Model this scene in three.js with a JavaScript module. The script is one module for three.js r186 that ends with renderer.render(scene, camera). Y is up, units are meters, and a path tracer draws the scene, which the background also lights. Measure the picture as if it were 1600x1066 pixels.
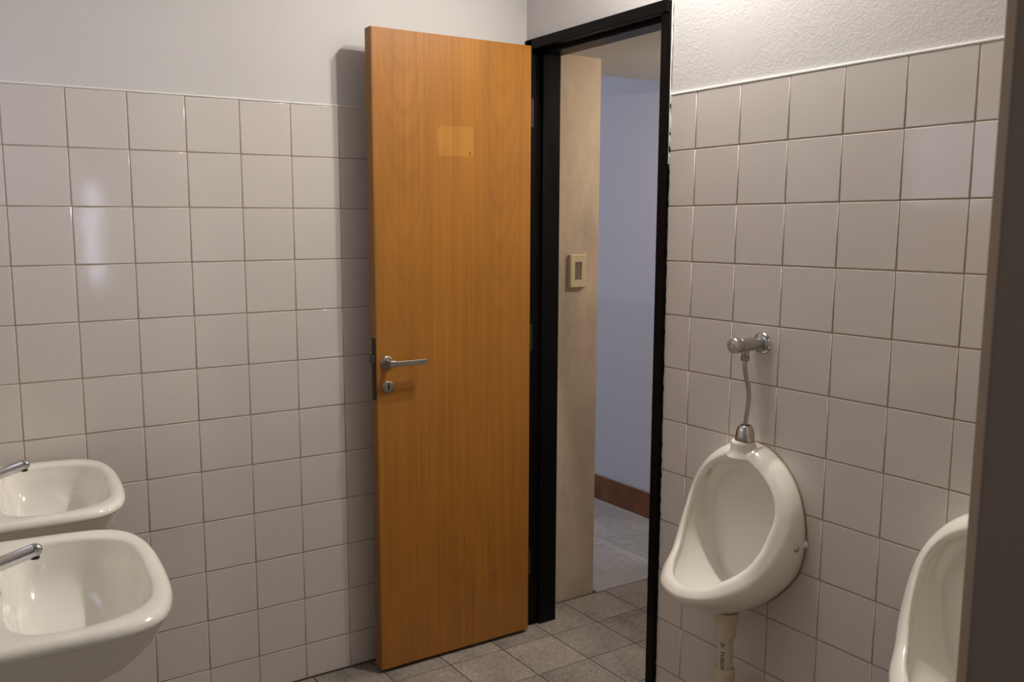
import * as THREE from 'three';
import { RoundedBoxGeometry } from 'three/addons/geometries/RoundedBoxGeometry.js';
import { mergeGeometries, mergeVertices } from 'three/addons/utils/BufferGeometryUtils.js';
import { RectAreaLightUniformsLib } from 'three/addons/lights/RectAreaLightUniformsLib.js';

// ---------------------------------------------------------------- camera, light, exposure
const scene = new THREE.Scene();
scene.background = new THREE.Color(0x000000);
const W = 1600, H = 1066, FOCAL = 1420.1;
const camera = new THREE.PerspectiveCamera(2 * Math.atan(H / 2 / FOCAL) * 180 / Math.PI, W / H, 0.05, 60);
camera.position.set(-1.8382, 1.4313, 2.5977);
camera.rotation.order = 'YXZ';
camera.rotation.set(-0.138, -0.5605, -0.0025);
camera.setViewOffset(W, H, 57.8, -16.8, W, H);
camera.focus = 2.5;
camera.userData.fStop = 8;
camera.updateProjectionMatrix();

const renderer = new THREE.WebGLRenderer({ antialias: true });
renderer.toneMapping = THREE.LinearToneMapping;
renderer.toneMappingExposure = 0.79;
renderer.shadowMap.enabled = true;
RectAreaLightUniformsLib.init();

const LAMP = { color: [1, 0.93, 0.86], power: 0.35, beam: 2300, aim: [-0.42, -0.85, 0.3], x: -0.105, y: 2.57, z: [0.74, 0.93] };
const DAY = { color: [0.68, 0.74, 1.0], corridor: 1.45, side: 1.2, slit: 6 };
const HALL = { color: [1, 0.84, 0.66], power: 2.6 };

// ---------------------------------------------------------------- helpers
let seed = 12345;
const rnd = () => { seed = (seed * 1664525 + 1013904223) >>> 0; return seed / 4294967296; };
const rr = (a, b) => a + (b - a) * rnd();
const V = (x, y, z) => new THREE.Vector3(x, y, z);
const lerp = (a, b, t) => a + (b - a) * t;
const sstep = (a, b, t) => { t = Math.min(1, Math.max(0, (t - a) / (b - a))); return t * t * (3 - 2 * t); };
const taken = {};
function numbered(n) { const k = taken[n] = (taken[n] ?? -1) + 1; return k ? `${n}_${String(k).padStart(3, '0')}` : n; }
function tag(o, label, category, group, kind) {
  o.userData.label = label; o.userData.category = category;
  if (group) o.userData.group = group;
  if (kind) o.userData.kind = kind;
  return o;
}
function thing(name, label, category, pos = [0, 0, 0], turn = 0, kind, group) {
  const o = new THREE.Group(); o.name = numbered(name); o.position.set(...pos); o.rotation.y = turn;
  scene.add(o); return tag(o, label, category, group, kind);
}
function part(name, geo, mat, parent, label) {
  const m = new THREE.Mesh(geo, mat); m.name = name; m.castShadow = m.receiveShadow = true;
  parent.add(m); if (label) m.userData.label = label; return m;
}
// box by its limits, uv in metres
function box(x0, x1, y0, y1, z0, z1) {
  const g = new THREE.BoxGeometry(x1 - x0, y1 - y0, z1 - z0); g.translate((x0 + x1) / 2, (y0 + y1) / 2, (z0 + z1) / 2);
  return metricUV(g);
}
function rbox(x0, x1, y0, y1, z0, z1, r = 0.003, seg = 2) {
  const g = new RoundedBoxGeometry(x1 - x0, y1 - y0, z1 - z0, seg, r); g.translate((x0 + x1) / 2, (y0 + y1) / 2, (z0 + z1) / 2);
  return metricUV(g);
}
function metricUV(g) {
  const p = g.attributes.position, n = g.attributes.normal, uv = new Float32Array(p.count * 2);
  for (let i = 0; i < p.count; i++) {
    const ax = Math.abs(n.getX(i)), ay = Math.abs(n.getY(i)), az = Math.abs(n.getZ(i));
    const a = ax > ay && ax > az ? [p.getZ(i), p.getY(i)] : ay > az ? [p.getX(i), p.getZ(i)] : [p.getX(i), p.getY(i)];
    uv[2 * i] = a[0]; uv[2 * i + 1] = a[1];
  }
  g.setAttribute('uv', new THREE.BufferAttribute(uv, 2)); return g;
}
function merge(list) { return mergeGeometries(list.map(g => { const h = g.index ? g.toNonIndexed() : g; for (const k of Object.keys(h.attributes)) if (!['position', 'normal', 'uv'].includes(k)) h.deleteAttribute(k); return h; })); }
function cyl(r0, r1, h, seg = 32) { return new THREE.CylinderGeometry(r1, r0, h, seg); }
function lathe(pts, seg = 40) { return new THREE.LatheGeometry(pts.map(p => new THREE.Vector2(p[0], p[1])), seg); }
function tube(pts, r, seg = 48, rad = 16) { return new THREE.TubeGeometry(new THREE.CatmullRomCurve3(pts.map(p => V(...p))), seg, r, rad); }

// value noise
function hash2(x, y, s) { let h = (x * 374761393 + y * 668265263 + s * 974634777) | 0; h = Math.imul(h ^ (h >>> 13), 1274126177); return ((h ^ (h >>> 16)) >>> 0) / 4294967296; }
function vnoise(x, y, s = 0, px = 0, py = 0) {
  const xi = Math.floor(x), yi = Math.floor(y), fx = x - xi, fy = y - yi, u = fx * fx * (3 - 2 * fx), v = fy * fy * (3 - 2 * fy);
  const wx = k => px ? ((k % px) + px) % px : k, wy = k => py ? ((k % py) + py) % py : k;
  return lerp(lerp(hash2(wx(xi), wy(yi), s), hash2(wx(xi + 1), wy(yi), s), u), lerp(hash2(wx(xi), wy(yi + 1), s), hash2(wx(xi + 1), wy(yi + 1), s), u), v);
}
function texture(w, h, fn, srgb = true) {
  const d = new Uint8Array(w * h * 4);
  for (let j = 0; j < h; j++) for (let i = 0; i < w; i++) {
    const c = fn(i / w, j / h, i, j), k = 4 * (j * w + i);
    for (let q = 0; q < 3; q++) d[k + q] = Math.max(0, Math.min(255, Math.round(255 * (Array.isArray(c) ? c[q] : c))));
    d[k + 3] = 255;
  }
  const t = new THREE.DataTexture(d, w, h, THREE.RGBAFormat);
  t.wrapS = t.wrapT = THREE.RepeatWrapping; t.magFilter = THREE.LinearFilter; t.minFilter = THREE.LinearMipmapLinearFilter; t.generateMipmaps = true;
  if (srgb) t.colorSpace = THREE.SRGBColorSpace;
  t.needsUpdate = true; return t;
}
const lin = (r, g, b) => new THREE.Color().setRGB(r, g, b);
const std = (c, rough, extra = {}) => new THREE.MeshPhysicalMaterial({ color: lin(...c), roughness: rough, ...extra });

// ---------------------------------------------------------------- materials
const glazeBump = texture(256, 256, (u, v) => vnoise(u * 4, v * 4, 3, 4, 4) * 0.7 + vnoise(u * 16, v * 16, 4, 16, 16) * 0.3, false);
glazeBump.repeat.set(3, 3);
const tileMats = [[0.65, 0.612, 0.582], [0.658, 0.62, 0.589], [0.644, 0.605, 0.575], [0.654, 0.614, 0.584]].map(c =>
  std(c, 0.085, { bumpMap: glazeBump, bumpScale: 0.0002 }));
const groutMat = std([0.36, 0.28, 0.22], 0.95);
// rough hand-floated plaster over the urinals, with one smoother repair in it
const plasterBump = texture(2048, 512, (u, v, i, j) => {
  const z = u * 3.0, y = 1.75 + v * 0.75;
  const grain = vnoise(i / 2.3, j / 2.1, 11) * 0.55 + vnoise(i / 4.4, j / 3.4, 12) * 0.4 + vnoise(i / 12, j / 10, 13) * 0.1;
  const edge = (vnoise(z * 22, y * 22, 15) - 0.5) * 0.05;
  const d = Math.max(Math.abs(z - 0.915) - 0.075, Math.abs(y - 1.885) - 0.055) + edge;
  const k = sstep(-0.012, 0.02, d);
  const fine = vnoise(i / 30, j / 5, 14) * 0.25;
  return lerp(0.62 + fine * 0.25, grain * 0.9, k);
}, false);
plasterBump.repeat.set(1 / 3.0, 1 / 0.75); plasterBump.offset.set(0, -1.75 / 0.75);
const plasterRough = std([0.66, 0.65, 0.645], 0.8, { bumpMap: plasterBump, bumpScale: 0.00042 });
const smoothBump = texture(512, 512, (u, v) => vnoise(u * 64, v * 64, 21, 64, 64) * 0.4 + vnoise(u * 20, v * 20, 22, 20, 20) * 0.6, false);
const plaster = std([0.63, 0.62, 0.613], 0.75, { bumpMap: smoothBump, bumpScale: 0.0006 });
const ceilingMat = std([0.60, 0.59, 0.57], 0.9);
// scuffed, stained wall in the passage
const stained = texture(512, 1024, (u, v) => {
  const n = vnoise(u * 6, v * 12, 31, 6, 12) * 0.5 + vnoise(u * 24, v * 40, 32, 24, 40) * 0.3 + vnoise(u * 90, v * 120, 33, 90, 120) * 0.2;
  const drip = Math.pow(vnoise(u * 14, v * 9, 34, 14, 9), 4);
  const k = 0.93 + (n - 0.5) * 0.16 - drip * 0.05;
  return [0.80 * k, 0.73 * k, 0.65 * k];
});
stained.repeat.set(1 / 0.6, 1 / 2.1);
const stainedMat = std([1, 1, 1], 0.85, { map: stained, bumpMap: smoothBump, bumpScale: 0.0012 });
const corridorPaint = std([0.62, 0.60, 0.60], 0.7, { bumpMap: smoothBump, bumpScale: 0.0006 });
const dadoPaint = std([0.57, 0.555, 0.56], 0.5);
const blackPaint = std([0.004, 0.0035, 0.0035], 0.35, { specularIntensity: 0.2 });
const whiteCaulk = std([0.78, 0.78, 0.74], 0.6);
const speckle = texture(512, 512, (u, v, i, j) => {
  const n = vnoise(u * 7, v * 7, 41, 7, 7) * 0.35 + vnoise(u * 128, v * 128, 42, 128, 128) * 0.35 + hash2(i >> 1, j >> 1, 43) * 0.3;
  const k = 0.8 + 0.4 * (n - 0.5) - (hash2(i >> 1, j >> 1, 44) > 0.93 ? 0.12 : 0) - Math.pow(vnoise(u * 11, v * 11, 45, 11, 11), 3) * 0.12;
  return [0.70 * k, 0.665 * k, 0.625 * k];
});
const floorTileMats = [1, 0.93, 1.06].map(k => new THREE.MeshPhysicalMaterial({ map: speckle, color: lin(k, k, k), roughness: 0.55 }));
const floorGrout = std([0.07, 0.06, 0.052], 0.95);
const terrazzo = texture(512, 512, (u, v, i, j) => {
  const n = vnoise(u * 9, v * 9, 51, 9, 9) * 0.5 + vnoise(u * 60, v * 60, 52, 60, 60) * 0.3 + hash2(i >> 1, j >> 1, 53) * 0.3;
  const k = 0.86 + 0.32 * (n - 0.55);
  return [0.80 * k, 0.79 * k, 0.78 * k];
});
const terrazzoMat = new THREE.MeshPhysicalMaterial({ map: terrazzo, roughness: 0.45 });
const porcelain = std([0.86, 0.845, 0.775], 0.1, { clearcoat: 0.6, clearcoatRoughness: 0.04 });
const chrome = std([0.55, 0.55, 0.56], 0.16, { metalness: 1 });
const chromeWorn = std([0.50, 0.49, 0.48], 0.3, { metalness: 1 });
const nickel = std([0.36, 0.33, 0.30], 0.38, { metalness: 1 });
const darkSteel = std([0.035, 0.024, 0.018], 0.6, { metalness: 0.3 });
const darkLatch = std([0.12, 0.09, 0.07], 0.45, { metalness: 0.8 });
const dark = std([0.01, 0.009, 0.008], 0.8);
const pvc = std([0.66, 0.57, 0.44], 0.4);
const sealant = std([0.30, 0.22, 0.14], 0.8);
const cream = std([0.62, 0.53, 0.34], 0.4);
const switchGrey = std([0.18, 0.14, 0.11], 0.5);
const partitionMat = std([0.48, 0.39, 0.29], 0.5);
const edgeMat = std([0.40, 0.32, 0.25], 0.5);
const skirtWood = texture(64, 512, (u, v) => { const n = vnoise(u * 20, v * 6, 61, 20, 6); const k = 0.85 + 0.3 * (n - 0.5); return [0.52 * k, 0.315 * k, 0.175 * k]; });
const skirtMat = new THREE.MeshPhysicalMaterial({ map: skirtWood, roughness: 0.4 });
const veneer = texture(512, 1792, (u, v) => {   // u across 0.574 m, v up 1.998 m
  const x = u * 0.574, y = v * 1.998;
  const wob = (vnoise(x * 6, y * 1.3, 71) - 0.5) * 0.05;
  let g = vnoise((x + wob * 0.2) * 260, y * 3.0, 72) * 0.45 + vnoise((x + wob * 0.5) * 90, y * 1.6, 73) * 0.35 + vnoise(x * 600, y * 14, 74) * 0.2;
  let k = 1 + (g - 0.5) * 0.2;
  for (const [cx, cy, s] of [[0.10, 2.15, 1], [0.455, 2.1, 0.9], [0.28, 0.6, 0.8]]) {   // cathedral figure
    const dx = (x - cx) / (0.055 * s), dy = (cy - y) / 1.1;
    const f = dy * 16 + dx * dx * 1.6 + vnoise(x * 18, y * 5, 75) * 1.2, fall = Math.exp(-Math.pow(dx / 1.6, 2)) * sstep(0.05, 0.25, dy) * (1 - sstep(0.7, 1.1, dy));
    k *= 1 - 0.05 * fall * Math.pow(0.5 + 0.5 * Math.sin(f * 3.4), 4);
  }
  const blot = vnoise(x * 9, y * 5, 76) * 0.6 + vnoise(x * 25, y * 10, 77) * 0.4; k *= 0.96 + 0.08 * blot;
  for (const [px, py, rx, ry, d] of [[0.37, 0.47, 0.006, 0.035, 0.12], [0.31, 0.36, 0.005, 0.03, 0.14], [0.41, 0.34, 0.005, 0.03, 0.14], [0.345, 0.19, 0.01, 0.05, 0.1], [0.43, 0.22, 0.014, 0.03, 0.1]])
    k *= 1 - d * Math.exp(-Math.pow((x - px) / rx, 2) - Math.pow((y - py) / ry, 2)) * (0.5 + vnoise(x * 300, y * 60, 78));
  let c = [0.635 * k, 0.42 * k, 0.15 * k];
  // where a sign used to be: paler rectangle with its screw holes
  const px = x - 0.219, py = y - 1.634, e = (vnoise(x * 120, y * 120, 79) - 0.5) * 0.003;
  if (px > e && px < 0.131 + e && py > e && py < 0.092 + e) c = [0.685 * k, 0.475 * k, 0.195 * k];
  for (const [hx, hy] of [[0.004, 0.088], [0.118, 0.006], [0.118, 0.013]]) if (Math.hypot(px - hx, py - hy) < 0.0022) c = [0.2, 0.1, 0.04];
  return c;
});
veneer.wrapS = veneer.wrapT = THREE.ClampToEdgeWrapping;
const veneerMat = new THREE.MeshPhysicalMaterial({ map: veneer, roughness: 0.38 });
const doorEdgeMat = std([0.25, 0.12, 0.035], 0.5);

// ---------------------------------------------------------------- tiles
const PITCH = 0.152, TOP = 1.787, GAP = 0.0026;
const tileCache = {};
function tileGeo(w, h, t = 0.006, b = 0.0026, ou = 0, ov = 0) {
  const key = [w, h, t, b, ou, ov].map(x => x.toFixed(4)).join();
  if (tileCache[key]) return tileCache[key];
  const rings = [[b, 0, 0, 1], [b * 0.35, -b * 0.16, 0.5, 0.8], [0, -b * 0.6, 1, 0.3], [0, -t, 1, 0]];
  const pos = [], nor = [], uv = [], idx = [];
  for (const [ins, z, nx, nz] of rings) for (const [sx, sy] of [[-1, -1], [1, -1], [1, 1], [-1, 1]]) {
    const x = sx * (w / 2 - ins), y = sy * (h / 2 - ins), l = Math.hypot(nx * 0.7071, nx * 0.7071, nz);
    pos.push(x, y, z); nor.push(sx * nx * 0.7071 / l, sy * nx * 0.7071 / l, nz / l); uv.push(x + ou, y + ov);
  }
  idx.push(0, 1, 2, 0, 2, 3);
  for (let r = 0; r < 3; r++) for (let k = 0; k < 4; k++) { const a = r * 4 + k, c = r * 4 + (k + 1) % 4; idx.push(a, a + 4, c + 4, a, c + 4, c); }
  const g = new THREE.BufferGeometry();
  g.setAttribute('position', new THREE.Float32BufferAttribute(pos, 3)); g.setAttribute('normal', new THREE.Float32BufferAttribute(nor, 3));
  g.setAttribute('uv', new THREE.Float32BufferAttribute(uv, 2)); g.setIndex(idx);
  return tileCache[key] = g;
}
// a field of wall tiles on the plane a = along, y up; put(mesh, along, y)
function tileField(parent, lines, put) {
  for (let c = 0; c + 1 < lines.length; c++) for (let r = 0; r < 12; r++) {
    const y1 = TOP - r * PITCH, y0 = Math.max(0.002, TOP - (r + 1) * PITCH), w = lines[c + 1] - lines[c] - GAP, h = y1 - y0 - GAP;
    if (w < 0.01 || h < 0.01) continue;
    const q = Math.floor(rnd() * 4);
    const m = part('tile', tileGeo(w, h, 0.006, 0.002, q * 0.31, q * 0.17), tileMats[Math.floor(rnd() * 4)], parent);
    put(m, (lines[c] + lines[c + 1]) / 2, (y0 + y1) / 2);
    m.rotateX(rr(-0.0012, 0.0012)); m.rotateY(rr(-0.0012, 0.0012));
  }
}

// ---------------------------------------------------------------- the room
const wallLeft = thing('wall_left', 'tiled wall with smooth white plaster above, behind the orange door', 'wall', [0, 0, 0], 0, 'structure');
part('plaster', box(-2.3, 0.088, 0, 2.75, -0.33, -0.004), plaster, wallLeft);
part('grout', box(-2.15, -0.001, 0.001, TOP + 0.001, -0.012, -0.0013), groutMat, wallLeft);
{
  const L = []; for (let k = -4; k <= 10; k++) L.push(-1.6035 + k * PITCH); L.push(-0.003);
  tileField(wallLeft, L.filter(x => x > -2.1), (m, a, y) => m.position.set(a, y, 0));
}
part('paint_bead', rbox(-2.1, -0.004, TOP - 0.0005, TOP + 0.0045, -0.006, 0.0006, 0.0015), whiteCaulk, wallLeft, 'thin bead of white paint along the top of the tiles');
const wallRight = thing('wall_right', 'tiled wall with rough white plaster above, behind the urinals', 'wall', [0, 0, 0], 0, 'structure');
part('plaster', merge([box(0.004, 0.088, 0, 2.75, 0.69, 4.5), box(0.004, 0.088, 2.04, 2.75, -0.004, 0.69), box(0.004, 0.088, 0, 2.04, -0.004, 0.025)]), plasterRough, wallRight);
part('grout', box(0.0013, 0.012, 0.001, TOP + 0.001, 0.691, 4.45), groutMat, wallRight);
{
  const L = [0.692]; for (let k = 0; k <= 14; k++) L.push(0.7914 + k * PITCH);
  tileField(wallRight, L, (m, a, y) => { m.position.set(0, y, a); m.rotation.y = -Math.PI / 2; });
}
part('paint_bead', rbox(-0.0008, 0.006, TOP - 0.0005, TOP + 0.005, 0.692, 2.9, 0.0015), whiteCaulk, wallRight, 'thin bead of white paint along the top of the tiles');
// wall behind the basins, turned a little out of square
const TURN = 4.5 * Math.PI / 180;
const wallBasin = thing('wall_basin', 'tiled wall that carries the two washbasins, left of the picture', 'wall', [-1.92, 0, 0.6], -TURN, 'structure');   // local x = out of the wall, z = along it
const frontOpen = { z0: -0.42, z1: 0.12, y0: 1.5, y1: 1.86 };
part('plaster', merge([box(-0.1, -0.004, 0, frontOpen.y0, -0.62, 3.9), box(-0.1, -0.004, frontOpen.y1, 2.75, -0.62, 3.9), box(-0.1, -0.004, frontOpen.y0, frontOpen.y1, -0.62, frontOpen.z0), box(-0.1, -0.004, frontOpen.y0, frontOpen.y1, frontOpen.z1, 3.9)]), plaster, wallBasin);
part('grout', box(-0.012, -0.002, 0.001, 1.483, -0.58, 1.4), groutMat, wallBasin);
{
  const L = []; for (let k = 0; k <= 12; k++) L.push(-0.57 + k * PITCH);
  for (let c = 0; c < 12; c++) for (let r = 2; r < 12; r++) {
    const y1 = TOP - r * PITCH, y0 = Math.max(0.002, y1 - PITCH);
    const m = part('tile', tileGeo(PITCH - GAP, y1 - y0 - GAP), tileMats[(c * 3 + r) % 4], wallBasin);
    m.position.set(0, (y0 + y1) / 2, (L[c] + L[c + 1]) / 2); m.rotation.y = Math.PI / 2;
  }
}
const ceiling = part('ceiling', box(-2.5, 0.088, 2.75, 2.85, -0.33, 4.5), ceilingMat, scene);
tag(ceiling, 'white plaster ceiling over the washroom', 'ceiling', null, 'structure');
const wallBack = thing('wall_back', 'plain plaster wall behind the camera', 'wall', [0, 0, 0], 0, 'structure');
const slit = { x0: -0.70, x1: -0.615, y0: 1.02, y1: 1.72 };
part('plaster', merge([box(-2.5, slit.x0, 0, 2.75, 4.4, 4.5), box(slit.x1, 0.004, 0, 2.75, 4.4, 4.5), box(slit.x0, slit.x1, 0, slit.y0, 4.4, 4.5), box(slit.x0, slit.x1, slit.y1, 2.75, 4.4, 4.5)]), plaster, wallBack);

// floor: every tile its own piece
const floor = thing('floor', 'washroom floor of speckled grey-brown square tiles', 'floor', [0, 0, 0], 0, 'structure');
part('screed', box(-2.5, 1.205, -0.08, -0.0018, -0.041, 4.5), floorGrout, floor);
{
  const P = 0.2065, X0 = 0.003, Z0 = 0.167;
  for (let i = -10; i < 6; i++) for (let j = -2; j < 12; j++) {
    let x0 = X0 + i * P, x1 = x0 + P, z0 = Z0 + j * P, z1 = z0 + P;
    z0 = Math.max(z0, x1 < 0.05 ? 0.0 : -0.041); x1 = Math.min(x1, 1.2);
    if (x0 < 0.05 && x1 > 0.05 && z0 > 0.6) x0 = 0.092;
    if (x0 > 0.05 && z0 > 1.5) continue;
    const w = x1 - x0 - 0.004, h = z1 - z0 - 0.004;
    if (w < 0.015 || h < 0.015) continue;
    const q = Math.floor(rnd() * 5);
    const m = part('floor_tile', tileGeo(w, h, 0.006, 0.0015, q * 0.37, q * 0.23), floorTileMats[Math.floor(rnd() * 3)], floor);
    m.position.set((x0 + x1) / 2, 0, (z0 + z1) / 2); m.rotation.x = -Math.PI / 2;
  }
}

// passage and corridor beyond the door
const wallPassage = part('wall_passage', box(0.09, 0.364, 0, 2.03, -0.33, -0.045), stainedMat, scene);
tag(wallPassage, 'scuffed beige wall end beyond the doorway with the light switch', 'wall', null, 'structure');
const ceilingPassage = part('ceiling_passage', box(0.09, 1.205, 2.03, 2.75, -0.335, 1.6), ceilingMat, scene);
tag(ceilingPassage, 'low plaster ceiling of the passage just beyond the door frame', 'ceiling', null, 'structure');
const wallEnd = part('wall_end', box(0.09, 1.3, 0, 2.75, 1.6, 1.7), plaster, scene);
tag(wallEnd, 'plain end wall of the passage, out of sight behind the urinal wall', 'wall', null, 'structure');
const wallCorridor = thing('wall_corridor', 'bluish white corridor wall seen through the doorway', 'wall', [0, 0, 0], 0, 'structure');
part('paint', box(1.205, 1.3, 0, 2.75, -3.1, 1.6), corridorPaint, wallCorridor);
part('dado', box(1.2038, 1.206, 0.118, 1.06, -3.0, 1.6), dadoPaint, wallCorridor, 'slightly darker painted lower band');
const baseboard = part('baseboard_corridor', merge([rbox(1.182, 1.2035, 0, 0.105, -3.0, 1.6, 0.004), rbox(1.188, 1.2035, 0.1, 0.122, -3.0, 1.6, 0.005)]), skirtMat, scene);
tag(baseboard, 'brown wooden baseboard along the corridor wall', 'baseboard', null, 'structure');
const floorCorridor = thing('floor_corridor', 'pale speckled corridor floor beyond the brown tiles', 'floor', [0, 0, 0], 0, 'structure');
part('screed', box(-1.3, 1.205, -0.08, -0.0015, -3.1, -0.041), floorGrout, floorCorridor);
for (let i = -3; i < 3; i++) for (let j = 0; j < 8; j++) {
  const x0 = 0.385 + i * 0.41, z1 = -0.041 - j * 0.41, x1 = Math.min(x0 + 0.41, 1.182);
  let zz = z1; if (x1 < 0.39) zz = Math.min(z1, -0.332);
  if (zz - (z1 - 0.41) < 0.02) continue;
  const m = part('floor_tile', tileGeo(x1 - x0 - 0.002, zz - (z1 - 0.41) - 0.002, 0.006, 0.0008, i * 0.13, j * 0.29), terrazzoMat, floorCorridor);
  m.position.set((x0 + x1) / 2, 0, (zz + z1 - 0.41) / 2); m.rotation.x = -Math.PI / 2;
}
const wallFar = part('wall_far', box(-1.3, 1.3, 0, 2.75, -3.2, -3.1), corridorPaint, scene);
tag(wallFar, 'end wall of the corridor, out of sight behind the beige wall end', 'wall', null, 'structure');
const cw = { z0: -1.9, z1: -0.75, y0: 1.05, y1: 2.35 };
const wallSide = thing('wall_side', 'corridor wall with the window that lights it, out of sight', 'wall', [0, 0, 0], 0, 'structure');
part('paint', merge([box(-1.4, -1.3, 0, cw.y0, -3.1, -0.33), box(-1.4, -1.3, cw.y1, 2.75, -3.1, -0.33), box(-1.4, -1.3, cw.y0, cw.y1, -3.1, cw.z0), box(-1.4, -1.3, cw.y0, cw.y1, cw.z1, -0.33)]), corridorPaint, wallSide);
const ceilingCorridor = part('ceiling_corridor', box(-1.4, 1.3, 2.75, 2.85, -3.2, -0.33), ceilingMat, scene);
tag(ceilingCorridor, 'higher white ceiling of the corridor behind the passage', 'ceiling', null, 'structure');

// ---------------------------------------------------------------- windows: frosted panes with daylight behind
function frosted(glow) { return new THREE.MeshPhysicalMaterial({ color: lin(0.6, 0.62, 0.66), roughness: 0.5, emissive: lin(...DAY.color), emissiveIntensity: glow }); }
function areaLight(parent, w, h, power, at, look) {
  const l = new THREE.RectAreaLight(lin(...DAY.color), power, w, h); l.position.set(...at); parent.add(l); l.lookAt(parent.localToWorld(V(...look))); return l;
}
const window1 = thing('window_1', 'frosted corridor window with white frame, out of sight', 'window', [-1.3, 0, 0], 0, 'structure');
part('pane', box(-0.06, -0.05, cw.y0, cw.y1, cw.z0, cw.z1), frosted(DAY.corridor), window1);
part('window_frame', merge([box(-0.07, -0.02, cw.y0, cw.y0 + 0.04, cw.z0, cw.z1), box(-0.07, -0.02, cw.y1 - 0.04, cw.y1, cw.z0, cw.z1), box(-0.07, -0.02, cw.y0, cw.y1, cw.z0, cw.z0 + 0.04), box(-0.07, -0.02, cw.y0, cw.y1, cw.z1 - 0.04, cw.z1)]), whiteCaulk, window1);
window1.updateMatrixWorld();
areaLight(window1, cw.z1 - cw.z0 - 0.1, cw.y1 - cw.y0 - 0.1, DAY.corridor * 3, [-0.045, (cw.y0 + cw.y1) / 2, (cw.z0 + cw.z1) / 2], [1, (cw.y0 + cw.y1) / 2, (cw.z0 + cw.z1) / 2]);

const window2 = thing('window_2', 'small frosted louvre window above the washbasins, out of sight', 'window', [-1.92, 0, 0.6], -TURN, 'structure');
for (let k = 0; k < 5; k++) {
  const h = (frontOpen.y1 - frontOpen.y0) / 5, y = frontOpen.y0 + h * k;
  part('louvre_pane', box(-0.06, -0.052, y + 0.008, y + h - 0.008, frontOpen.z0, frontOpen.z1), frosted(DAY.side), window2);
}
part('window_frame', merge(Array.from({ length: 6 }, (_, k) => { const y = frontOpen.y0 + (frontOpen.y1 - frontOpen.y0) / 5 * k; return box(-0.075, -0.045, Math.max(frontOpen.y0, y - 0.008), Math.min(frontOpen.y1, y + 0.008), frontOpen.z0, frontOpen.z1); })), nickel, window2);
window2.updateMatrixWorld();
areaLight(window2, frontOpen.z1 - frontOpen.z0, frontOpen.y1 - frontOpen.y0, DAY.side, [-0.03, (frontOpen.y0 + frontOpen.y1) / 2, (frontOpen.z0 + frontOpen.z1) / 2], [1, (frontOpen.y0 + frontOpen.y1) / 2, (frontOpen.z0 + frontOpen.z1) / 2]);

const window3 = thing('window_3', 'narrow frosted slit window in the back wall, out of sight', 'window', [0, 0, 0], 0, 'structure');
part('pane', box(slit.x0, slit.x1, slit.y0, slit.y1, 4.44, 4.45), frosted(DAY.slit), window3);
areaLight(window3, slit.x1 - slit.x0, slit.y1 - slit.y0, DAY.slit, [(slit.x0 + slit.x1) / 2, (slit.y0 + slit.y1) / 2, 4.435], [(slit.x0 + slit.x1) / 2, (slit.y0 + slit.y1) / 2, 3]);

// ---------------------------------------------------------------- door frame and door
const frame = thing('trim_1', 'black glossy painted door frame around the open doorway', 'door frame', [0, 0, 0], 0, 'structure');
part('jamb', merge([rbox(-0.022, 0.02, 0, 2.04, 0.024, 0.062, 0.003), rbox(0.018, 0.092, 0, 2.03, 0.024, 0.073, 0.003), rbox(-0.024, -0.014, 0, 2.04, 0.022, 0.034, 0.003)]), blackPaint, frame);
part('jamb', merge([rbox(-0.010, 0.02, 0, 2.04, 0.666, 0.69, 0.003), rbox(0.018, 0.092, 0, 2.03, 0.656, 0.69, 0.003), rbox(-0.013, 0.0, 0, 2.04, 0.660, 0.692, 0.003)]), blackPaint, frame);
part('head', merge([rbox(-0.022, 0.02, 2.008, 2.042, 0.024, 0.69, 0.003), rbox(0.018, 0.092, 1.995, 2.042, 0.024, 0.69, 0.003)]), blackPaint, frame);
// ragged filler and smeared paint along the right jamb
function ragged(y0, y1, z0, wMin, wMax, t, step) {
  const s = new THREE.Shape(); s.moveTo(z0, y0);
  const n = Math.round((y1 - y0) / step);
  s.lineTo(z0, y1); for (let k = n; k >= 0; k--) s.lineTo(z0 + rr(wMin, wMax) * (0.6 + 0.8 * vnoise(k * 0.21, z0 * 50, 81)), y0 + (y1 - y0) * k / n);
  const g = new THREE.ExtrudeGeometry(s, { depth: t, bevelEnabled: false }); g.rotateY(-Math.PI / 2); return g;   // (z, y, depth) -> depth along -x
}
part('filler', ragged(1.60, 2.05, 0.6915, 0.0015, 0.005, 0.004, 0.02), whiteCaulk, frame, 'ragged white filler beside the jamb');
part('paint_smear', ragged(0.0, 1.79, 0.6905, 0.0005, 0.006, 0.0035, 0.015), blackPaint, frame, 'uneven black paint edge on the tiles');

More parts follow.
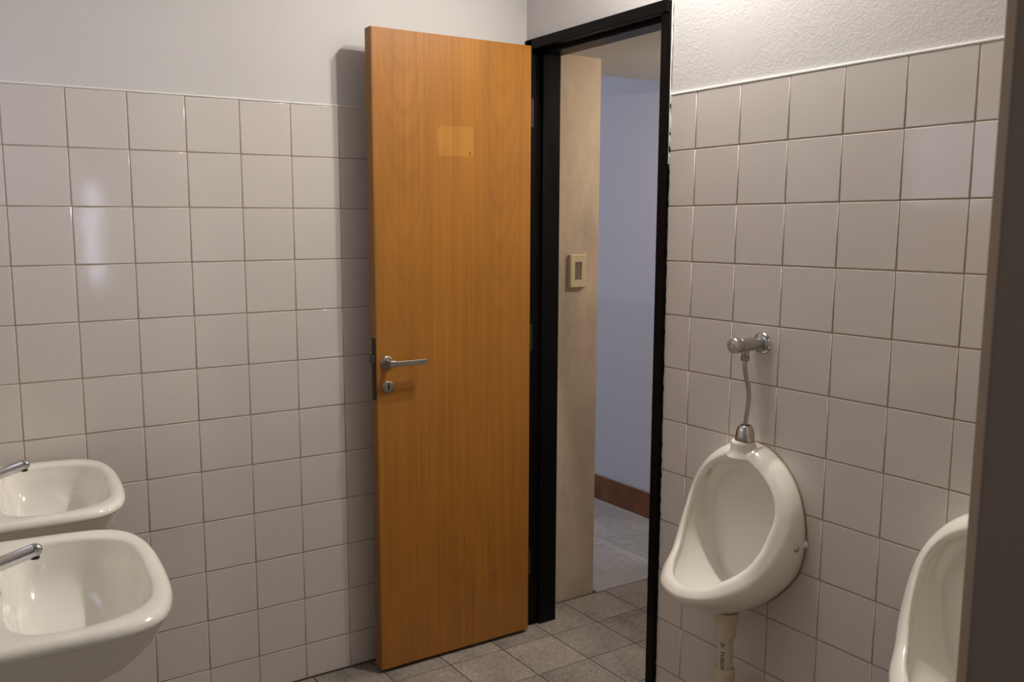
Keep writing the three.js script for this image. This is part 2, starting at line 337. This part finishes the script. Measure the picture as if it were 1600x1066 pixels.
const door = thing('door_1', 'orange veneered wooden door standing open against the tiled wall', 'door', [0, 0, 0], 0, 'structure');
{
  const x0 = -0.626, x1 = -0.052, y0 = 0.012, y1 = 2.010, z0 = 0.062, z1 = 0.102;
  const g = rbox(x0, x1, y0, y1, z0, z1, 0.0015), uv = g.attributes.uv, p = g.attributes.position;
  for (let i = 0; i < uv.count; i++) uv.setXY(i, (p.getX(i) - x0) / (x1 - x0), (p.getY(i) - y0) / (y1 - y0));
  part('leaf', g, veneerMat, door);
  part('edge_band', rbox(x0 - 0.0035, x0 - 0.0001, y0, y1, z0, z1, 0.001), doorEdgeMat, door, 'worn wooden lipping of the door edge');
  const plate = part('lock_plate', rbox(x0 - 0.005, x0 - 0.0032, 0.897, 1.09, 0.076, 0.1005, 0.0006), darkSteel, door, 'dark steel lock faceplate');
  part('latch_bolt', rbox(x0 - 0.015, x0 - 0.0045, 1.012, 1.036, 0.078, 0.097, 0.002), darkLatch, plate);
  // lever on its round rose
  const hx = -0.594, hy = 1.013, lever = new THREE.Shape();
  const leverGeo = merge([
    cyl(0.0095, 0.0095, 0.034, 24).rotateX(Math.PI / 2).translate(hx, hy, z1 + 0.022),
    rbox(hx - 0.0105, hx + 0.0115, hy - 0.0105, hy + 0.0105, z1 + 0.034, z1 + 0.048, 0.004),
    rbox(hx - 0.006, hx + 0.118, hy - 0.0085, hy + 0.0075, z1 + 0.037, z1 + 0.047, 0.002),
  ]);
  const lv = part('lever_handle', leverGeo, nickel, door, 'dull metal lever handle');
  part('rose', lathe([[0, 0.009], [0.012, 0.009], [0.0135, 0.0075], [0.018, 0.007], [0.0205, 0.005], [0.0215, 0]], 40).rotateX(Math.PI / 2).translate(hx, hy, z1), nickel, lv);
  const ky = 0.936, kx = -0.591;
  const es = part('escutcheon', lathe([[0, 0.006], [0.015, 0.006], [0.0185, 0.0045], [0.0195, 0]], 40).rotateX(Math.PI / 2).translate(kx, ky, z1), nickel, door, 'round metal keyhole escutcheon');
  part('keyhole', merge([cyl(0.0035, 0.0035, 0.0006, 20).rotateX(Math.PI / 2).translate(kx, ky + 0.005, z1 + 0.0062), box(kx - 0.0022, kx + 0.0022, ky - 0.009, ky + 0.005, z1 + 0.0058, z1 + 0.0065)]), dark, es);
  for (const y of [0.25, 1.05, 1.8]) part('hinge', merge([cyl(0.006, 0.006, 0.09, 16).translate(-0.036, y, 0.082), box(-0.052, -0.036, y - 0.04, y + 0.04, 0.081, 0.083)]), darkSteel, door);
}

// ---------------------------------------------------------------- light switch beyond the door
{
  const t = thing('light_switch', 'cream light switch plate on the beige wall beyond the door', 'light switch', [0.262, 1.265, -0.045]);
  const ring = new THREE.Shape(); const rect = (s, x, y) => { s.moveTo(-x, -y); s.lineTo(x, -y); s.lineTo(x, y); s.lineTo(-x, y); s.closePath(); return s; };
  rect(ring, 0.034, 0.058); ring.holes.push(rect(new THREE.Path(), 0.017, 0.034));
  part('plate', new THREE.ExtrudeGeometry(ring, { depth: 0.009, bevelEnabled: true, bevelSize: 0.002, bevelThickness: 0.003, bevelSegments: 3 }), cream, t);
  part('rocker', rbox(-0.0165, 0.0165, -0.033, 0.0115, 0.001, 0.0105, 0.0015), switchGrey, t);
  part('blank', rbox(-0.0165, 0.0165, 0.0125, 0.033, 0.001, 0.0095, 0.0015), switchGrey, t);
  part('indicator', cyl(0.0018, 0.0018, 0.001, 12).rotateX(Math.PI / 2).translate(0.009, 0.007, 0.0108), std([0.12, 0.02, 0.015], 0.4), t);
}

// ---------------------------------------------------------------- urinals
function catmullClosed(pts, n) {
  const c = new THREE.CatmullRomCurve3(pts, true, 'centripetal'), out = [];
  for (let i = 0; i < n; i++) out.push(c.getPoint(i / n));
  return out;
}
function loopFrom(half, n) {   // half: [x, y, dz] from the top (dz 0) to the bottom (dz 0); mirrored across dz
  const pts = half.map(p => V(...p));
  for (let i = half.length - 2; i > 0; i--) pts.push(V(half[i][0], half[i][1], -half[i][2]));
  return catmullClosed(pts, n);
}
function loft(rings, closeEnd) {
  const n = rings[0].length, pos = [], idx = [];
  rings.forEach(r => r.forEach(p => pos.push(p.x, p.y, p.z)));
  for (let r = 0; r + 1 < rings.length; r++) for (let i = 0; i < n; i++) { const a = r * n + i, b = r * n + (i + 1) % n; idx.push(a, b, a + n, b, b + n, a + n); }
  if (closeEnd) { const c = V(0, 0, 0); rings.at(-1).forEach(p => c.add(p)); c.multiplyScalar(1 / n); pos.push(c.x, c.y, c.z); const k = rings.length * n, o = (rings.length - 1) * n; for (let i = 0; i < n; i++) idx.push(o + i, o + (i + 1) % n, k); }
  const g = new THREE.BufferGeometry(); g.setAttribute('position', new THREE.Float32BufferAttribute(pos, 3)); g.setIndex(idx); g.computeVertexNormals();
  g.setAttribute('uv', new THREE.Float32BufferAttribute(new Float32Array(pos.length / 3 * 2), 2)); return g;
}
const N = 220;
const crest = loopFrom([[-0.070, 0.862, 0], [-0.070, 0.856, 0.036], [-0.069, 0.829, 0.086], [-0.070, 0.791, 0.122], [-0.074, 0.745, 0.147], [-0.086, 0.694, 0.157], [-0.120, 0.630, 0.150], [-0.158, 0.588, 0.130], [-0.215, 0.556, 0.101], [-0.258, 0.540, 0.060], [-0.270, 0.532, 0]], N);
const innerLoop = loopFrom([[-0.070, 0.836, 0], [-0.072, 0.832, 0.035], [-0.075, 0.808, 0.085], [-0.076, 0.770, 0.118], [-0.085, 0.727, 0.134], [-0.104, 0.685, 0.135], [-0.128, 0.636, 0.127], [-0.158, 0.597, 0.109], [-0.208, 0.566, 0.078], [-0.240, 0.549, 0.042], [-0.246, 0.542, 0]], N);
const wallLoop = loopFrom([[0, 0.872, 0], [0, 0.864, 0.045], [0, 0.828, 0.098], [0, 0.785, 0.132], [0, 0.735, 0.152], [0, 0.680, 0.162], [0, 0.620, 0.160], [0, 0.565, 0.144], [0, 0.508, 0.103], [0, 0.462, 0.054], [0, 0.437, 0]], N);
const backLoop = loopFrom([[-0.020, 0.800, 0], [-0.020, 0.792, 0.045], [-0.020, 0.768, 0.080], [-0.020, 0.733, 0.104], [-0.020, 0.690, 0.116], [-0.021, 0.645, 0.118], [-0.023, 0.600, 0.110], [-0.028, 0.560, 0.095], [-0.036, 0.525, 0.072], [-0.048, 0.498, 0.040], [-0.055, 0.486, 0]], N);
function urinalBody() {
  const rings = Array.from({ length: 28 }, () => []);
  for (let i = 0; i < N; i++) {
    const a = i / N * 2, s = a <= 1 ? a : 2 - a;           // 0 top, 1 bottom
    const t = sstep(0.3, 0.95, s);
    const C = crest[i], T = crest[(i + 1) % N].clone().sub(crest[(i + N - 1) % N]).normalize();
    let Nn = V(lerp(-1, -0.3, t), lerp(0.12, 1, t), 0); Nn.addScaledVector(T, -Nn.dot(T)).normalize();
    const R = T.clone().cross(Nn).normalize(); const out = C.clone().sub(V(-0.09, 0.66, 0)); if (R.dot(out) < 0) R.negate();
    const Wp = wallLoop[i], I = innerLoop[i], E = C.clone().addScaledVector(R, lerp(0.010, 0.012, t)).addScaledVector(Nn, lerp(-0.010, -0.016, t));
    const D = E.clone().sub(Wp), Q = T.clone().cross(D).normalize(); if (Q.dot(V(0, Wp.y - 0.66, Wp.z)) < 0) Q.negate();
    const b1 = lerp(0.007, 0.022, sstep(0.45, 1, s)), b2 = lerp(0.007, 0.026, sstep(0.45, 1, s));
    const B = backLoop[i], inw = V(0, 0.66 - Wp.y, -Wp.z).normalize();
    const lip = C.clone().lerp(I, 0.5).addScaledVector(Nn, 0.004), I2 = I.clone().addScaledVector(Nn, -0.012).addScaledVector(inw, 0.002 - 0.003 * t), I3 = I.clone().addScaledVector(Nn, -0.026).addScaledVector(inw, -0.002);
    const mid = I3.clone().lerp(B, 0.5); mid.y -= 0.010 * sstep(0.5, 1, s); mid.addScaledVector(inw, -0.008 * (1 - t));
    const ctrl = [Wp.clone(), Wp.clone().addScaledVector(D, 0.3).addScaledVector(Q, b1), Wp.clone().addScaledVector(D, 0.7).addScaledVector(Q, b2), E, C.clone(), lip, I.clone(), I2, I3, mid, B.clone()];
    const curve = new THREE.CatmullRomCurve3(ctrl, false, 'centripetal');
    for (let k = 0; k < 26; k++) rings[k].push(curve.getPoint(k / 25));
    const cen = V(-0.022, 0.65, 0);
    rings[26].push(B.clone().lerp(cen, 0.28).setX(lerp(B.x, -0.014, 0.6))); rings[27].push(B.clone().lerp(cen, 0.7).setX(-0.012));
  }
  return loft(rings, true);
}
const bodyGeo = urinalBody();
function stained3(geo, spots) {   // yellow-brown deposits on the glaze
  const g = geo.clone(), p = g.attributes.position, c = new Float32Array(p.count * 3).fill(1), v = V(0, 0, 0);
  for (let i = 0; i < p.count; i++) {
    v.fromBufferAttribute(p, i);
    for (const [a, b, r, col] of spots) {
      const A = V(...a), ab = V(...b).sub(A), t = Math.min(1, Math.max(0, v.clone().sub(A).dot(ab) / ab.lengthSq())), d = v.distanceTo(A.addScaledVector(ab, t)) / r;
      const k = Math.exp(-d * d) * (0.6 + 0.4 * vnoise(v.y * 90, v.z * 90, 91)); for (let q = 0; q < 3; q++) c[3 * i + q] *= 1 - k * (1 - col[q]);
    }
  }
  g.setAttribute('color', new THREE.BufferAttribute(c, 3)); return g;
}
const stainedBody = stained3(bodyGeo, [[[-0.05, 0.776, -0.115], [-0.05, 0.66, -0.127], 0.008, [0.74, 0.6, 0.3]], [[-0.055, 0.783, -0.110], [-0.055, 0.777, -0.112], 0.007, [0.4, 0.28, 0.08]]]);
const porcelainStained = porcelain.clone(); porcelainStained.vertexColors = true;
const sealGeo = loft([wallLoop.map(p => p.clone().setX(-0.001)), wallLoop.map(p => V(-0.001, 0.655 + (p.y - 0.655) * 1.017, p.z * 1.02)), wallLoop.map(p => V(-0.005, 0.655 + (p.y - 0.655) * 1.008, p.z * 1.01)), wallLoop.map(p => p.clone().setX(-0.006))]);
function urinal(z, label) {
  const t = thing('urinal', label, 'urinal', [0, z < 1.2 ? 0 : -0.010, z], 0, null, 'wall-hung urinals');
  const body = z < 1.2 ? part('bowl', stainedBody, porcelainStained, t) : part('bowl', bodyGeo, porcelain, t);
  part('inlet_neck', lathe([[0.040, -0.020], [0.034, -0.010], [0.0315, 0.0], [0.031, 0.012], [0.030, 0.018], [0.027, 0.0215], [0, 0.0225]], 40).translate(-0.052, 0.8655, 0), porcelain, body);
  part('outlet_neck', lathe([[0.046, 0.03], [0.036, 0.012], [0.032, 0], [0.030, -0.014], [0, -0.014]], 40).translate(-0.092, 0.455, 0), porcelain, body);
  part('sealant', sealGeo, sealant, t, 'brown stained sealant line around the bowl');
  for (const s of [1, -1]) {
    const lug = part('mounting_lug', new THREE.CylinderGeometry(0.0125, 0.011, 0.047, 24).rotateZ(Math.PI / 2).rotateY(-s * 0.14).translate(-0.026, 0.650, s * 0.159), porcelain, t);
    part('bolt', lathe([[0, 0.008], [0.004, 0.0072], [0.0075, 0.004], [0.0088, 0]], 20).rotateZ(Math.PI / 2).rotateY(s * 0.95).translate(-0.049, 0.650, s * 0.1735), chromeWorn, lug, 'chrome mounting bolt');
  }
  part('drain_hole', cyl(0.014, 0.014, 0.003, 24).translate(-0.085, 0.4875, 0), dark, body);
  return t;
}
const Z1 = 1.040, Z2 = 1.688;
urinal(Z1, 'whole white porcelain urinal on the tiles next to the door frame');
urinal(Z2, 'white porcelain urinal half hidden by the grey partition');

function flushValve(z, label) {
  const t = thing('flush_valve', label, 'valve', [0, z < 1.2 ? 1.134 : 1.124, z], 0, null, 'urinal flush valves');
  const ax = g => g.rotateZ(Math.PI / 2);   // lathe axis y -> -x
  part('wall_flange', ax(lathe([[0, 0.012], [0.016, 0.012], [0.021, 0.0105], [0.0265, 0.006], [0.028, 0.0]], 40)), chrome, t);
  part('valve_body', ax(lathe([[0.0145, 0.008], [0.0145, 0.03], [0.0165, 0.036], [0.0172, 0.05], [0.0172, 0.083], [0.016, 0.085], [0, 0.085]], 40)), chromeWorn, t);
  const k = part('push_knob', ax(lathe([[0.0155, 0.0845], [0.0155, 0.089], [0.0195, 0.090], [0.0198, 0.104], [0.0185, 0.109], [0.0155, 0.111], [0, 0.1115]], 40)), chromeWorn, t);
  part('emblem_ring', ax(new THREE.TorusGeometry(0.0085, 0.0011, 10, 32).rotateX(Math.PI / 2).translate(0, 0.1115, 0)), nickel, k);
  part('outlet_stem', lathe([[0.010, -0.012], [0.010, -0.024], [0.0085, -0.026], [0.0085, -0.0285]], 24).translate(-0.062, 0, 0), chromeWorn, t);
  part('outlet_nut', new THREE.CylinderGeometry(0.0115, 0.0115, 0.012, 6).translate(-0.062, -0.0345, 0), nickel, t);
  const pipe = tube([[-0.062, -0.038, 0], [-0.0615, -0.06, 0], [-0.058, -0.085, 0.002], [-0.052, -0.115, 0.006], [-0.0515, -0.15, 0.0065], [-0.053, -0.185, 0.003], [-0.053, -0.222, 0.0]], 0.0055, 60, 14);
  part('supply_pipe', pipe, chromeWorn, t, 'thin bent metal supply pipe');
  const cap = part('spud_cap', lathe([[0.012, -0.2075], [0.0155, -0.207], [0.0185, -0.211], [0.0225, -0.222], [0.0245, -0.236], [0.025, -0.2455], [0.024, -0.246]], 40).translate(-0.052, 0, 0), chrome, t, 'rounded chrome cap on the urinal inlet');
  part('rubber_seal', lathe([[0.0055, -0.210], [0.012, -0.2085], [0.0135, -0.2095], [0.0135, -0.213]], 30).translate(-0.052, 0, 0), dark, cap);
}
flushValve(Z1 + 0.005, 'chrome push flush valve and bent pipe above the whole urinal');
flushValve(Z2 + 0.005, 'chrome push flush valve behind the grey partition');

// the printed length of pipe
const cv = document.createElement('canvas'); cv.width = 1024; cv.height = 512;
{
  const c = cv.getContext('2d'); c.fillStyle = '#d2c8b2'; c.fillRect(0, 0, 1024, 512);
  c.fillStyle = '#14241c'; c.font = 'bold 116px sans-serif'; c.textBaseline = 'middle';
  c.save(); c.translate(512, 256); c.rotate(Math.PI / 2); c.textAlign = 'center'; c.scale(0.66, 1); c.fillText('2r  TUBOF', 0, 0); c.restore();
  c.fillStyle = '#b4402c'; c.beginPath(); c.arc(665, 40, 11, 0, 7); c.fill();
}
const printTex = new THREE.CanvasTexture(cv); printTex.colorSpace = THREE.SRGBColorSpace; printTex.wrapS = THREE.RepeatWrapping;
const printMat = new THREE.MeshPhysicalMaterial({ map: printTex, roughness: 0.4 });
function drainPipe(z, label) {
  const t = thing('drain_pipe', label, 'pipe', [-0.094, z < 1.2 ? 0 : -0.010, z], 0, null, 'urinal drain pipes');
  part('collar', lathe([[0.022, 0.4398], [0.0300, 0.4398], [0.0312, 0.438], [0.0312, 0.415], [0.0275, 0.404], [0.0255, 0.402], [0.0255, 0.372], [0.0215, 0.370]], 40), pvc, t);
  const g = new THREE.CylinderGeometry(0.0205, 0.0205, 0.105, 48, 1, true); g.rotateY(Math.PI).translate(0, 0.3225, 0);
  const p = part('pipe', g, printMat, t, 'pale plastic pipe with dark printed letters'); p.rotation.y = -1.2;
  part('coupling', lathe([[0.0215, 0.284], [0.0258, 0.2835], [0.0268, 0.281], [0.0268, 0.252], [0.0248, 0.249], [0.0245, 0.21]], 40), pvc, t);
  part('elbow', tube([[0, 0.215, 0], [0, 0.19, 0], [0.012, 0.168, 0.004], [0.04, 0.158, 0.01], [0.092, 0.156, 0.014]], 0.0245, 40, 24), pvc, t);
  part('wall_collar', lathe([[0.024, 0.022], [0.034, 0.02], [0.043, 0.008], [0.045, 0]], 40).rotateZ(Math.PI / 2).translate(0.0935, 0.198, 0.045), pvc, t, 'round plastic collar on the wall');
}
drainPipe(Z1 + 0.004, 'pale plastic drain pipe under the whole urinal');
drainPipe(Z2 + 0.004, 'pale plastic drain pipe under the half hidden urinal');

// ---------------------------------------------------------------- washbasins (local x = out of the wall, z = along it)
const DEPTH = 0.472;
const outerHalf = [[0, 0], [0.10, 0.003], [0.163, 0.012], [0.207, 0.027], [0.240, 0.052], [0.259, 0.088], [0.267, 0.135], [0.270, 0.25], [0.270, 0.38], [0.262, 0.465], [0, 0.471]];
const innerHalf = [[0, 0.036], [0.09, 0.038], [0.146, 0.048], [0.184, 0.072], [0.207, 0.108], [0.217, 0.148], [0.217, 0.190], [0.205, 0.228], [0.172, 0.252], [0.09, 0.262], [0, 0.263]];
function basinLoop(half, n, y, inset = 0) {
  const pts = half.map(([w, d]) => V(DEPTH - d, y, w));
  for (let i = half.length - 2; i > 0; i--) pts.push(V(DEPTH - half[i][1], y, -half[i][0]));
  const c = catmullClosed(pts, n);
  if (!inset) return c;
  const m = V(0.25, y, 0);
  return c.map((p, i) => { const t = c[(i + 1) % n].clone().sub(c[(i + n - 1) % n]).normalize(); const nn = V(-t.z, 0, t.x); if (nn.dot(m.clone().sub(p)) < 0) nn.negate(); return p.clone().addScaledVector(nn, inset); });
}
function scaleLoop(loop, y, kx, kz, x0) { return loop.map(p => V(x0 + (p.x - x0) * kx, y, p.z * kz)); }
function basinGeo() {
  const n = 144, o = basinLoop(outerHalf, n, 0), q = basinLoop(innerHalf, n, 0), Y = (l, y) => l.map(p => V(p.x, y, p.z));
  const ins = k => basinLoop(outerHalf, n, 0, k);
  const ctrl = [
    scaleLoop(o, 0.640, 0.38, 0.26, 0.0), scaleLoop(o, 0.654, 0.54, 0.42, 0.0), scaleLoop(o, 0.680, 0.72, 0.60, 0), scaleLoop(o, 0.717, 0.875, 0.755, 0), scaleLoop(o, 0.757, 0.95, 0.865, 0), scaleLoop(o, 0.790, 0.983, 0.945, 0),
    scaleLoop(o, 0.8035, 0.9925, 0.979, 0), scaleLoop(o, 0.8065, 0.999, 0.997, 0), Y(ins(0.0004), 0.811), Y(ins(0.0022), 0.816), Y(ins(0.0065), 0.8205), Y(ins(0.014), 0.8235),
    Y(basinLoop(innerHalf, n, 0, -0.008), 0.8215), Y(basinLoop(innerHalf, n, 0, -0.002), 0.817), Y(q, 0.809), Y(basinLoop(innerHalf, n, 0, 0.007), 0.790), Y(basinLoop(innerHalf, n, 0, 0.016), 0.760),
    scaleLoop(q, 0.728, 0.80, 0.80, 0.315), scaleLoop(q, 0.705, 0.6, 0.6, 0.31), scaleLoop(q, 0.692, 0.35, 0.33, 0.305), scaleLoop(q, 0.688, 0.12, 0.1, 0.30)];
  const rings = [];
  const steps = 2;
  const curves = Array.from({ length: n }, (_, i) => new THREE.CatmullRomCurve3(ctrl.map(r => r[i]), false, 'centripetal'));
  const total = (ctrl.length - 1) * steps;
  for (let k = 0; k <= total; k++) rings.push(curves.map(c => { const p = c.getPoint(k / total); p.x = Math.max(p.x, 0.0005); return p; }));
  return loft(rings, true);
}
const basinShape = basinGeo();
const across = V(Math.cos(TURN), 0, Math.sin(TURN)), along = V(-Math.sin(TURN), 0, Math.cos(TURN));
const basinAt = s => [-1.92 + along.x * s, 0, 0.6 + along.z * s];
function washbasin(s, label) {
  const t = thing('washbasin', label, 'washbasin', basinAt(s), -TURN, null, 'washbasins on the left wall');
  part('bowl', basinShape, porcelain, t);
  part('drain', lathe([[0.004, 0.6885], [0.014, 0.6885], [0.0215, 0.690], [0.023, 0.6895]], 30).translate(0.30, 0, 0), chrome, t, 'chrome drain ring');
  return t;
}
function faucet(s, label) {
  const t = thing('faucet', label, 'faucet', basinAt(s), -TURN, null, 'chrome basin faucets');
  part('base', lathe([[0, 0.858], [0.016, 0.857], [0.020, 0.852], [0.021, 0.835], [0.0225, 0.829], [0.025, 0.8242], [0, 0.8242]], 36).translate(0.105, 0, 0), chrome, t);
  const a = V(0.105, 0.836, 0), b = V(0.272, 0.884, 0), dir = b.clone().sub(a), len = dir.length();
  const g = lathe([[0, 0], [0.0122, 0.002], [0.0122, len - 0.012], [0.0115, len - 0.006], [0.0092, len - 0.0015], [0.0055, len + 0.0015], [0, len + 0.0025]], 32);
  g.applyQuaternion(new THREE.Quaternion().setFromUnitVectors(V(0, 1, 0), dir.normalize())).translate(a.x, a.y, a.z);
  const sp = part('spout', g, chrome, t, 'slanting round chrome spout');
  part('aerator', cyl(0.0075, 0.0075, 0.006, 20).translate(0.262, 0.8695, 0), dark, sp);
  part('handle', lathe([[0, 0.905], [0.012, 0.903], [0.017, 0.896], [0.018, 0.876], [0.013, 0.868], [0.010, 0.856]], 30).translate(0.098, 0, 0), chrome, t);
}
washbasin(0.272 + 0.035, 'nearer white washbasin with the larger view into its bowl');
washbasin(-0.330, 'farther white washbasin, next to the tiled wall');
faucet(0.272 + 0.035, 'chrome faucet over the nearer washbasin');
faucet(-0.330, 'chrome faucet over the farther washbasin');

// ---------------------------------------------------------------- partition in the foreground
{
  const t = thing('partition', 'dark grey laminate partition panel at the right edge, close to the camera', 'partition', [0, 0, 0]);
  part('panel', rbox(-0.844, 0.0, 0.15, 2.1, 2.058, 2.070, 0.002), partitionMat, t);
  part('edge_trim', rbox(-0.848, -0.842, 0.15, 2.1, 2.058, 2.0705, 0.002), edgeMat, t, 'light brown edge strip of the panel');
  for (const x of [-0.82, -0.12]) part('foot', merge([cyl(0.018, 0.018, 0.16, 20).translate(x, 0.08, 2.064), cyl(0.035, 0.035, 0.008, 24).translate(x, 0.004, 2.064)]), nickel, t);
}

// ---------------------------------------------------------------- lamps
{
  const t = thing('wall_lamp', 'twin bulb wall lamp high above the door frame, out of sight', 'lamp', [0, 0, 0]);
  part('base_plate', rbox(-0.022, 0.003, LAMP.y - 0.03 + 0.075, LAMP.y + 0.03 + 0.075, LAMP.z[0] - 0.06, LAMP.z[1] + 0.06, 0.006), whiteCaulk, t);
  for (const z of LAMP.z) {
    const aim = V(...LAMP.aim).normalize(), at = V(LAMP.x, LAMP.y, z), turn = new THREE.Quaternion().setFromUnitVectors(V(0, -1, 0), aim);
    const set = g => g.applyQuaternion(turn).translate(at.x, at.y, at.z);
    part('socket', set(cyl(0.016, 0.016, 0.04, 24).translate(0, 0.055, 0)), whiteCaulk, t);
    part('glass_shade', set(lathe([[0.014, 0.036], [0.026, 0.03], [0.031, 0.012], [0.031, -0.03]], 32)), new THREE.MeshStandardMaterial({ color: lin(0.8, 0.8, 0.8), roughness: 0.4, emissive: lin(...LAMP.color), emissiveIntensity: 10 }), t, 'frosted glass cup, open below');
    const l = new THREE.PointLight(lin(...LAMP.color), LAMP.power, 0, 2); l.position.copy(at); l.castShadow = true; l.shadow.radius = 1.1; t.add(l);
    const r = new THREE.RectAreaLight(lin(...LAMP.color), LAMP.beam, 0.044, 0.044); r.position.copy(at).addScaledVector(aim, 0.031); t.add(r); r.lookAt(at.clone().addScaledVector(aim, 1));
  }
}
{
  const t = thing('ceiling_light', 'small round lamp under the passage ceiling, out of sight', 'lamp', [0.92, 2.03, 0.45]);
  part('housing', lathe([[0, 0], [0.06, 0], [0.06, -0.03], [0.045, -0.03], [0.04, -0.01], [0, -0.01]], 40), whiteCaulk, t);
  part('bulb', new THREE.SphereGeometry(0.022, 24, 16).translate(0, -0.034, 0), new THREE.MeshStandardMaterial({ color: lin(0.8, 0.8, 0.8), roughness: 0.4, emissive: lin(...HALL.color), emissiveIntensity: 8 }), t);
  const l = new THREE.PointLight(lin(...HALL.color), HALL.power, 0, 2); l.position.set(0, -0.034, 0); l.castShadow = true; l.shadow.radius = 1; t.add(l);
}
renderer.render(scene, camera);
